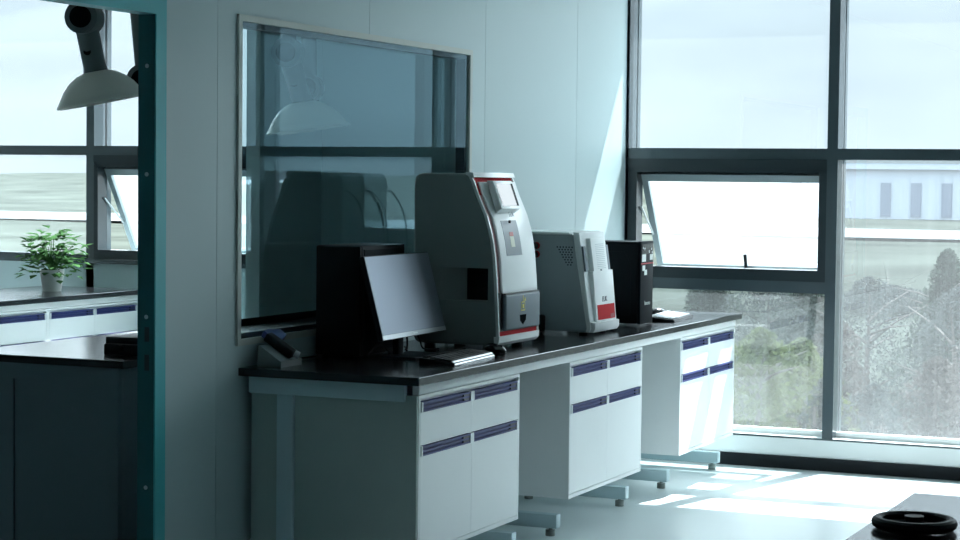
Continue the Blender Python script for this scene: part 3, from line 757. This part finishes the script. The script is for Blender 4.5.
# ------------------------------------------------------------------ far room: island bench behind the wall
fbn = thing('island_bench', 'far room bench with grey end panel seen through the doorway', 'bench', (-2.6, 0.90, 0))
bm = bm_new(); add_box(bm, -1.58, 1.47, -0.395, 0.395, 0.820, 0.850, bev=0.002, seg=1); obj('bench_top', bm, 'top', fbn)
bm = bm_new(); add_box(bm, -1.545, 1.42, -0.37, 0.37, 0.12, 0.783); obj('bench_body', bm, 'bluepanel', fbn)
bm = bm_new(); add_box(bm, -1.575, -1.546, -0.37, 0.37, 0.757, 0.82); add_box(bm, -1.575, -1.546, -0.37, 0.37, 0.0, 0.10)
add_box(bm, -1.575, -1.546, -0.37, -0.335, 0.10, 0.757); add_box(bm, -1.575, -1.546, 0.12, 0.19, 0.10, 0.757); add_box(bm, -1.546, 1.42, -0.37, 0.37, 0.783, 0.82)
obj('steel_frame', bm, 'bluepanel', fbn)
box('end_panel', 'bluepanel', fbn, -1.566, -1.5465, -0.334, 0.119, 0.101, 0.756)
bx = thing('equipment_case', 'low black stepped case on the far bench in the doorway', 'case', (-3.66, 0.640, T))
bm = bm_new(); add_box(bm, -0.30, 0.30, -0.10, 0.10, 0.0, 0.070, bev=0.006); obj('case_body', bm, 'black', bx)
bm = bm_new(); add_box(bm, -0.34, -0.30, -0.08, 0.08, 0.0, 0.045, bev=0.005); obj('case_step', bm, 'black', bx)
b = bm_new(); add_tube(b, [(-0.36, 0.0, 0.03), (-0.339, 0.0, 0.03)], 0.014, 12); obj('case_knob', b, 'darkgrey', bx)
pf = thing('paper_folder', 'white papers in a blue folder lying on the black case', 'folder', (-3.56, 0.640, T + 0.0705), R(5))
box('folder_cover', 'paperblue', pf, -0.16, 0.16, -0.095, 0.095, 0.0, 0.005); box('paper_stack', 'paper', pf, -0.15, 0.15, -0.090, 0.085, 0.0052, 0.012)
tr = thing('bench_tray', 'long low black tray on the far bench behind the interior window', 'tray', (-2.25, 0.80, T))
bm = bm_new(); add_box(bm, -0.95, 0.75, -0.21, 0.17, 0.0, 0.012); obj('tray_base', bm, 'black', tr)
bm = bm_new(); add_box(bm, -0.95, 0.75, 0.158, 0.17, 0.0125, 0.045); add_box(bm, -0.95, 0.75, -0.21, -0.198, 0.0125, 0.03); add_box(bm, -0.95, -0.938, -0.197, 0.157, 0.0125, 0.03); obj('tray_rim', bm, 'black', tr)
fd2 = bm_new(); add_box(fd2, -0.13, 0.13, -0.05, 0.05, 0.0, 0.012, bev=0.003); o = obj('blue_file', fd2, 'paperblue'); o.location = (-2.33, 1.10, T); tag(o, 'small blue file lying behind the long black tray', 'file')

# far bench along the far side
b3 = thing('wall_bench', 'far room bench with white doors and navy handles under the far window', 'bench', (-0.14, 3.86, 0))
bm = bm_new(); add_box(bm, -3.75, 0.02, -0.755, 0.0, 0.820, 0.850, bev=0.002, seg=1); obj('bench_top', bm, 'top', b3)
bm = bm_new(); add_box(bm, -3.72, 0.0, -0.718, -0.692, 0.783, 0.8195); obj('front_rail', bm, 'cab', b3)
bm = bm_new(); add_box(bm, -3.72, 0.0, -0.69, -0.03, 0.0, 0.19); obj('plinth', bm, 'skirt', b3)
for k, lab in enumerate(('far room cabinet at the window end of the bench, sun on its doors', 'far room cabinet second from the window end', 'far room cabinet third from the window end', 'far room cabinet at the inner end of the bench')):
    c = copy_tree(cab); c.location = (-0.14 - 0.005 - CW * (k + 1) - 0.002 * k, 3.86, 0); c['label'] = lab; c['group'] = 'base cabinets in the far room'
# plant
pl = thing('potted_plant', 'leafy green potted plant on the far bench by the window', 'plant', (-0.60, 3.46, T))
bm = bm_new(); add_lathe(bm, [(0, 0.0), (0.055, 0.0), (0.075, 0.13), (0.068, 0.13), (0.062, 0.11), (0, 0.11)]); obj('pot', bm, 'pot', pl)
b = bm_new(); st = bm_new()
for k in range(240):
    a = random.uniform(0, 6.28); rr = random.uniform(0.02, 0.19); z = 0.16 + random.uniform(0, 0.24) - rr * 0.5
    p = Vector((rr * math.cos(a), rr * math.sin(a), z))
    u = Vector((math.cos(a), math.sin(a), random.uniform(-0.6, 0.5))).normalized(); s = u.cross(Vector((0, 0, 1))).normalized(); L = random.uniform(0.05, 0.08); wd = L * 0.38
    nn = s.cross(u) * 0.008
    vs = [b.verts.new(p), b.verts.new(p + u * L * 0.5 + s * wd + nn), b.verts.new(p + u * L), b.verts.new(p + u * L * 0.5 - s * wd + nn)]
    b.faces.new(vs)
    if k % 6 == 0: add_tube(st, [(0, 0, 0.10), p * 0.6 + Vector((0, 0, 0.06)), p], 0.0025, 5)
obj('leaves', b, 'leafg', pl); obj('stem', st, 'leafg', pl)

# extraction arms hanging from the far ceiling
def hood_bm(rad=0.187):
    b = bm_new()
    prof = [(0.035, 0.128), (0.05, 0.124), (0.085, 0.112), (0.12, 0.090), (0.150, 0.060), (0.172, 0.028), (0.184, 0.008), (0.190, 0.004), (0.192, -0.004), (0.184, -0.008), (0.178, 0.006), (0.148, 0.052), (0.118, 0.080), (0.085, 0.100), (0.04, 0.116), (0.035, 0.128)]
    prof = [(r_ * rad / 0.192, z) for r_, z in prof]
    add_lathe(b, prof, 48); return b
def ext_arm(label, hood, joint, mount, tilt):
    t = thing('extraction_arm', label, 'extraction arm', (mount[0], mount[1], 2.885), 0, 'extraction arms hanging in the far room')
    O = Vector((mount[0], mount[1], 2.885)); hd = Vector(hood) - O; jt = Vector(joint) - O; mtp = Vector(mount) - O
    b = hood_bm(); Mt = Matrix.Translation(hd) @ Matrix.Rotation(tilt, 4, 'X') @ Matrix.Rotation(tilt * 0.8, 4, 'Y'); bmesh.ops.transform(b, matrix=Mt, verts=b.verts)
    ho = obj('hood', b, 'hood', t, angle=60)
    top = Mt @ Vector((0, 0, 0.118)); dv = (top - jt).normalized()
    b = bm_new(); add_tube(b, [top, top + (jt - top) * 0.12, jt], [0.052, 0.047, 0.047], 20); low = obj('lower_arm', b, 'arm', t)
    m_ = jt + (top - jt) * 0.62
    bb = bm_new(); add_tube(bb, [m_ + Vector((-0.050, -0.012, 0)), m_ + Vector((0.050, 0.012, 0))], 0.016, 14); obj('damper_knob', bb, 'jointcap', low)
    b = bm_new(); ax = Vector((0.93, 0.30, 0)); add_tube(b, [jt - ax * 0.055, jt + ax * 0.055], 0.068, 28); jo = obj('joint', b, 'arm', t)
    b = bm_new(); add_tube(b, [jt - ax * 0.066, jt - ax * 0.054], 0.044, 24); obj('joint_cap', b, 'jointcap', jo)
    b = bm_new(); add_tube(b, [jt, mtp + Vector((0, 0, -0.05))], 0.038, 20); obj('upper_arm', b, 'arm', t)
    b = bm_new(); add_tube(b, [(0, 0, -0.06), (0, 0, -0.0005)], 0.09, 24); obj('ceiling_flange', b, 'arm', t)
    return t
ext_arm('dark grey extraction arm with a dome hood in the doorway', (-3.615, 1.0, 1.862), (-3.735, 1.0, 2.195), (-3.70, 1.0, 2.9), -R(9))
ext_arm('dark grey extraction arm half hidden by the door jamb', (-2.86, 1.03, 1.72), (-3.25, 1.03, 1.965), (-3.40, 1.03, 2.9), -R(9))
ext_arm('extraction arm with dome hood seen through the interior window', (-2.38, 0.72, 1.785), (-2.555, 0.72, 2.122), (-2.58, 0.72, 2.9), -R(7))
ext_arm('rear extraction arm seen through the window, its hood behind the first dome', (-1.62, 1.10, 1.80), (-1.74, 1.06, 2.005), (-1.77, 1.06, 2.9), -R(7))

# ------------------------------------------------------------------ outdoors
def ground_z(x, y):
    z = -5.2 + 3.6 * min(1.0, max(0.0, (x - 32) / 30.0))
    if x > 200: z += (x - 200) * 0.03
    return z
bm = bm_new()
NX, NY = 60, 40
gx = [0.8 + 320 * (i / NX) ** 1.6 for i in range(NX + 1)]
vv = []
for x in gx:
    row = []
    for j in range(NY + 1):
        y = -160 + 400 * j / NY
        row.append(bm.verts.new((x, y, ground_z(x, y) + 0.08 * math.sin(x * 0.21 + y * 0.13))))
    vv.append(row)
for i in range(NX):
    for j in range(NY): bm.faces.new((vv[i][j], vv[i + 1][j], vv[i + 1][j + 1], vv[i][j + 1]))
struct('ground', bm, 'ground', 'dry spring ground outside the building')
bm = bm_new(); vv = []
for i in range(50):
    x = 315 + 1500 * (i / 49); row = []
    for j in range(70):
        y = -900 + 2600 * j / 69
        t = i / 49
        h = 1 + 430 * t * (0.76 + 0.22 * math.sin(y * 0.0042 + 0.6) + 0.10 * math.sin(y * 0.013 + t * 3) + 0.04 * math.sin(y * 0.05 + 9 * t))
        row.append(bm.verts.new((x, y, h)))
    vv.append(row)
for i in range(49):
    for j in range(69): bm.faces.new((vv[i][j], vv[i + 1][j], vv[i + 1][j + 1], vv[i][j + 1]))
struct('ground_hill', bm, 'hill', 'hillside with painted-on pale haze beyond the warehouse')
bm = bm_new()
for a, b_ in ((100, 122),):
    n_ = 20
    pr = None
    for j in range(n_ + 1):
        y = -60 + 160 * j / n_
        q = [bm.verts.new((xx, y, ground_z(xx, y) + 0.12)) for xx in (a, b_)]
        if pr: bm.faces.new((pr[0], q[0], q[1], pr[1]))
        pr = q
rdo = struct('ground_road', bm, 'road', 'pale concrete road crossing the ground outside')
# warehouse
wh = thing('warehouse', 'long pale blue warehouse with dark upright bands beyond the road', 'building', (165, 26, -1.75))
bm = bm_new(); add_box(bm, 0, 24, -52, 20, 0, 4.6); obj('warehouse_wall', bm, 'barn', wh)
bm = bm_new(); add_prism(bm, [(-53, 4.6), (21, 4.6), (21, 5.1), (-53, 5.1)], 'x', -0.6, 25); obj('warehouse_roof', bm, 'barn', wh)
for k in range(26):
    if k % 5 == 3: continue
    box('dark_band', 'barn_dark', wh, -0.12, -0.001, -51 + k * 2.7, -50.1 + k * 2.7, 0.4, 3.4)
box('loading_door', 'ledge', wh, -0.16, -0.001, -8.5, -5.0, 0.0, 2.6)

def tree(name, label, x, y, h, crown, mat, leaves, lsize, seed, group, crown_low=0.15, branchy=14):
    rnd = random.Random(seed)
    z0 = ground_z(x, y) - 0.1
    t = thing(name, label, 'tree' if 'tree' in name else 'bush', (x, y, z0), 0, group)
    b = bm_new()
    add_tube(b, [(0, 0, 0), (0.03 * h * rnd.uniform(-1, 1), 0.03 * h * rnd.uniform(-1, 1), h * 0.45), (0.05 * h * rnd.uniform(-1, 1), 0.05 * h * rnd.uniform(-1, 1), h * 0.92)], [0.022 * h, 0.015 * h, 0.004 * h], 8)
    for k in range(branchy):
        s = rnd.uniform(crown_low + 0.05, 0.85); a = rnd.uniform(0, 6.28); L = crown * rnd.uniform(0.5, 0.95)
        p0 = Vector((0, 0, h * s)); p1 = p0 + Vector((L * math.cos(a), L * math.sin(a), L * rnd.uniform(0.2, 0.7)))
        add_tube(b, [p0, (p0 + p1) / 2 + Vector((0, 0, 0.05 * L)), p1], [0.008 * h, 0.005 * h, 0.0015 * h], 5)
    obj('trunk', b, 'bark', t)
    b = bm_new()
    for k in range(leaves):
        s = rnd.random(); a = rnd.uniform(0, 6.28)
        prof = math.sin(math.pi * min(1, 0.12 + s * 0.88)) ** 0.6 if mat != 'leaf_dark' else (1 - s) ** 0.8 + 0.06
        lump = 0.75 + 0.25 * math.sin(3 * a + 5 * s + seed)
        rr = crown * prof * lump * rnd.random() ** 0.45
        p = Vector((rr * math.cos(a), rr * math.sin(a), h * (crown_low + (1 - crown_low) * s)))
        u = Vector((rnd.uniform(-1, 1), rnd.uniform(-1, 1), rnd.uniform(-1, 1))).normalized()
        v_ = u.cross(Vector((rnd.uniform(-1, 1), rnd.uniform(-1, 1), rnd.uniform(-1, 1)))).normalized()
        L = lsize * rnd.uniform(0.6, 1.3); wd = L * (0.55 if mat != 'leaf_grey' else 0.28)
        b.faces.new([b.verts.new(p - u * L), b.verts.new(p + v_ * wd), b.verts.new(p + u * L), b.verts.new(p - v_ * wd)])
    obj('foliage', b, mat, t, smooth=False)
    return t
G = 'trees and bushes outside the glazing'
def place(u_dir, dist):  # direction as world slope dy/dx from the facade
    return dist, u_dir
# (kind, x, y, height, crown, material, leaves, size, label)
TR = [
 # kind, u-line (dy/dx seen from the camera spot), x, top drop, crown radius, leaf material, count, leaf size, label
 ('bush', 19, 0.284, 350, 1.5, 'leaf_yellow', 4200, 0.055, 'yellow-green spring bush low behind the bench end, seen through the dusty pane'),
 ('bush', 23, 0.262, 358, 1.3, 'leaf_yellow', 3600, 0.055, 'yellow-green bush between the bench end and the mullion, right of its taller twin'),
 ('bush', 13, 0.224, 402, 1.1, 'leaf_grey', 3000, 0.05, 'grey twiggy bush just left of the mullion foot'),
 ('bush', 16, 0.192, 372, 1.1, 'leaf_brown', 3200, 0.05, 'brown twiggy bush low in the pane right of the mullion'),
 ('bush', 18, 0.140, 380, 1.3, 'leaf_grey', 3000, 0.05, 'grey bush low at the right of the second pane'),
 ('tree', 33, 0.228, 292, 1.9, 'leaf_grey', 5000, 0.06, 'bare grey tree in the dusty pane just left of the mullion'),
 ('tree', 29, 0.182, 300, 1.8, 'leaf_grey', 5000, 0.06, 'bare grey tree standing right of the mullion'),
 ('tree', 42, 0.188, 262, 1.7, 'leaf_dark', 3600, 0.08, 'dark evergreen tree right of the mullion with its top below the warehouse'),
 ('tree', 40, 0.282, 294, 1.6, 'leaf_grey', 3400, 0.07, 'grey tree in the low pane above the worktop'),
 ('tree', 52, 0.312, 288, 1.2, 'leaf_dark', 2600, 0.08, 'dark evergreen seen under the casement beside the tower'),
 ('tree', 47, 0.258, 284, 1.5, 'leaf_dark', 3000, 0.08, 'dark evergreen under the window handle'),
 ('tree', 25, 0.160, 318, 1.6, 'leaf_brown', 4200, 0.055, 'brown budding tree farther right in the second pane'),
 ('tree', 38, 0.140, 276, 1.9, 'leaf_grey', 4200, 0.07, 'grey tree at the right edge of the second pane'),
 ('bush', 54, 0.218, 300, 2.2, 'leaf_grey', 4200, 0.07, 'wide grey thicket behind the bare trees at the mullion'),
 ('bush', 50, 0.164, 302, 2.1, 'leaf_brown', 4200, 0.07, 'wide brown thicket in the middle of the second pane'),
 ('bush', 14.5, 0.249, 398, 0.7, 'leaf_grey', 3600, 0.06, 'small grey thicket low in the dusty pane between bush and mullion'),
 ('bush', 30, 0.244, 336, 1.1, 'leaf_brown', 3000, 0.06, 'brown bush between the grey tree and the yellow-green bush'),
]
_TR = []
for kd, x, sl_, vt, cr_, mt_, nl, ls, lab in TR:
    dep = x + 10.45; y = -3.768 + dep * sl_
    top = 1.555 - (vt - 196) / 1972.0 * dep * 0.98
    _TR.append((kd, x, y, max(0.8, top - ground_z(x, y) + 0.1), cr_, mt_, int(nl * 1.5), ls * 0.95, lab))
TR = _TR
for i, (kd, x, y, h, cr_, mt_, nl, ls, lab) in enumerate(TR):
    tree('shrub_bush' if kd == 'bush' else ('evergreen_tree' if mt_ == 'leaf_dark' else 'bare_tree'), lab, x, y, h, cr_, mt_, nl, ls, 40 + i, G, 0.02 if kd == 'bush' else 0.12)

# ------------------------------------------------------------------ light
wd = bpy.data.worlds.new('sky'); S.world = wd; wd.use_nodes = True
n_ = wd.node_tree; n_.nodes.clear()
o_ = n_.nodes.new('ShaderNodeOutputWorld'); bg = n_.nodes.new('ShaderNodeBackground')
tc = n_.nodes.new('ShaderNodeTexCoord'); sx = n_.nodes.new('ShaderNodeSeparateXYZ'); rp = n_.nodes.new('ShaderNodeValToRGB')
n_.links.new(tc.outputs['Generated'], sx.inputs[0]); n_.links.new(sx.outputs['Z'], rp.inputs['Fac']); n_.links.new(rp.outputs['Color'], bg.inputs['Color'])
rp.color_ramp.elements[0].position = 0.0; rp.color_ramp.elements[0].color = (0.84, 0.945, 1.0, 1)
rp.color_ramp.elements[1].position = 0.5; rp.color_ramp.elements[1].color = (0.80, 0.935, 1.0, 1)
bg.inputs['Strength'].default_value = 3.2
n_.links.new(bg.outputs[0], o_.inputs['Surface'])
sl = bpy.data.lights.new('sun', 'SUN'); sl.energy = 9.5; sl.angle = 0.0093; sl.color = (0.95, 0.99, 1.0)
so = bpy.data.objects.new('sun', sl); COL.objects.link(so)
so.rotation_euler = Vector((-0.66, 0.168, -1.0)).to_track_quat('-Z', 'Y').to_euler()

# ------------------------------------------------------------------ camera
F = 1972.3657; yw, pt, rl = R(24.0059), R(2.6304), R(0.6377)
fwd = Vector((math.cos(yw) * math.cos(pt), math.sin(yw) * math.cos(pt), -math.sin(pt)))
r0 = Vector((math.sin(yw), -math.cos(yw), 0)); u0 = r0.cross(fwd)
rr_ = r0 * math.cos(rl) + u0 * math.sin(rl); uu_ = -r0 * math.sin(rl) + u0 * math.cos(rl)
cd = bpy.data.cameras.new('camera'); cd.sensor_width = 36.0; cd.sensor_fit = 'HORIZONTAL'; cd.lens = F / 960 * 36; cd.clip_end = 4000; cd.clip_start = 0.05
co = bpy.data.objects.new('camera', cd); COL.objects.link(co)
co.matrix_world = Matrix(((rr_.x, uu_.x, -fwd.x, -10.4534), (rr_.y, uu_.y, -fwd.y, -3.7684), (rr_.z, uu_.z, -fwd.z, 1.5552), (0, 0, 0, 1)))
S.camera = co

S.view_settings.view_transform = 'Standard'; S.view_settings.look = 'None'; S.view_settings.gamma = 1.0
S.view_settings.use_curve_mapping = False; S.view_settings.exposure = 1.40
S.cycles.transparent_max_bounces = 32; S.cycles.max_bounces = 14; S.cycles.diffuse_bounces = 7; S.cycles.glossy_bounces = 6
S.cycles.sample_clamp_indirect = 6.0
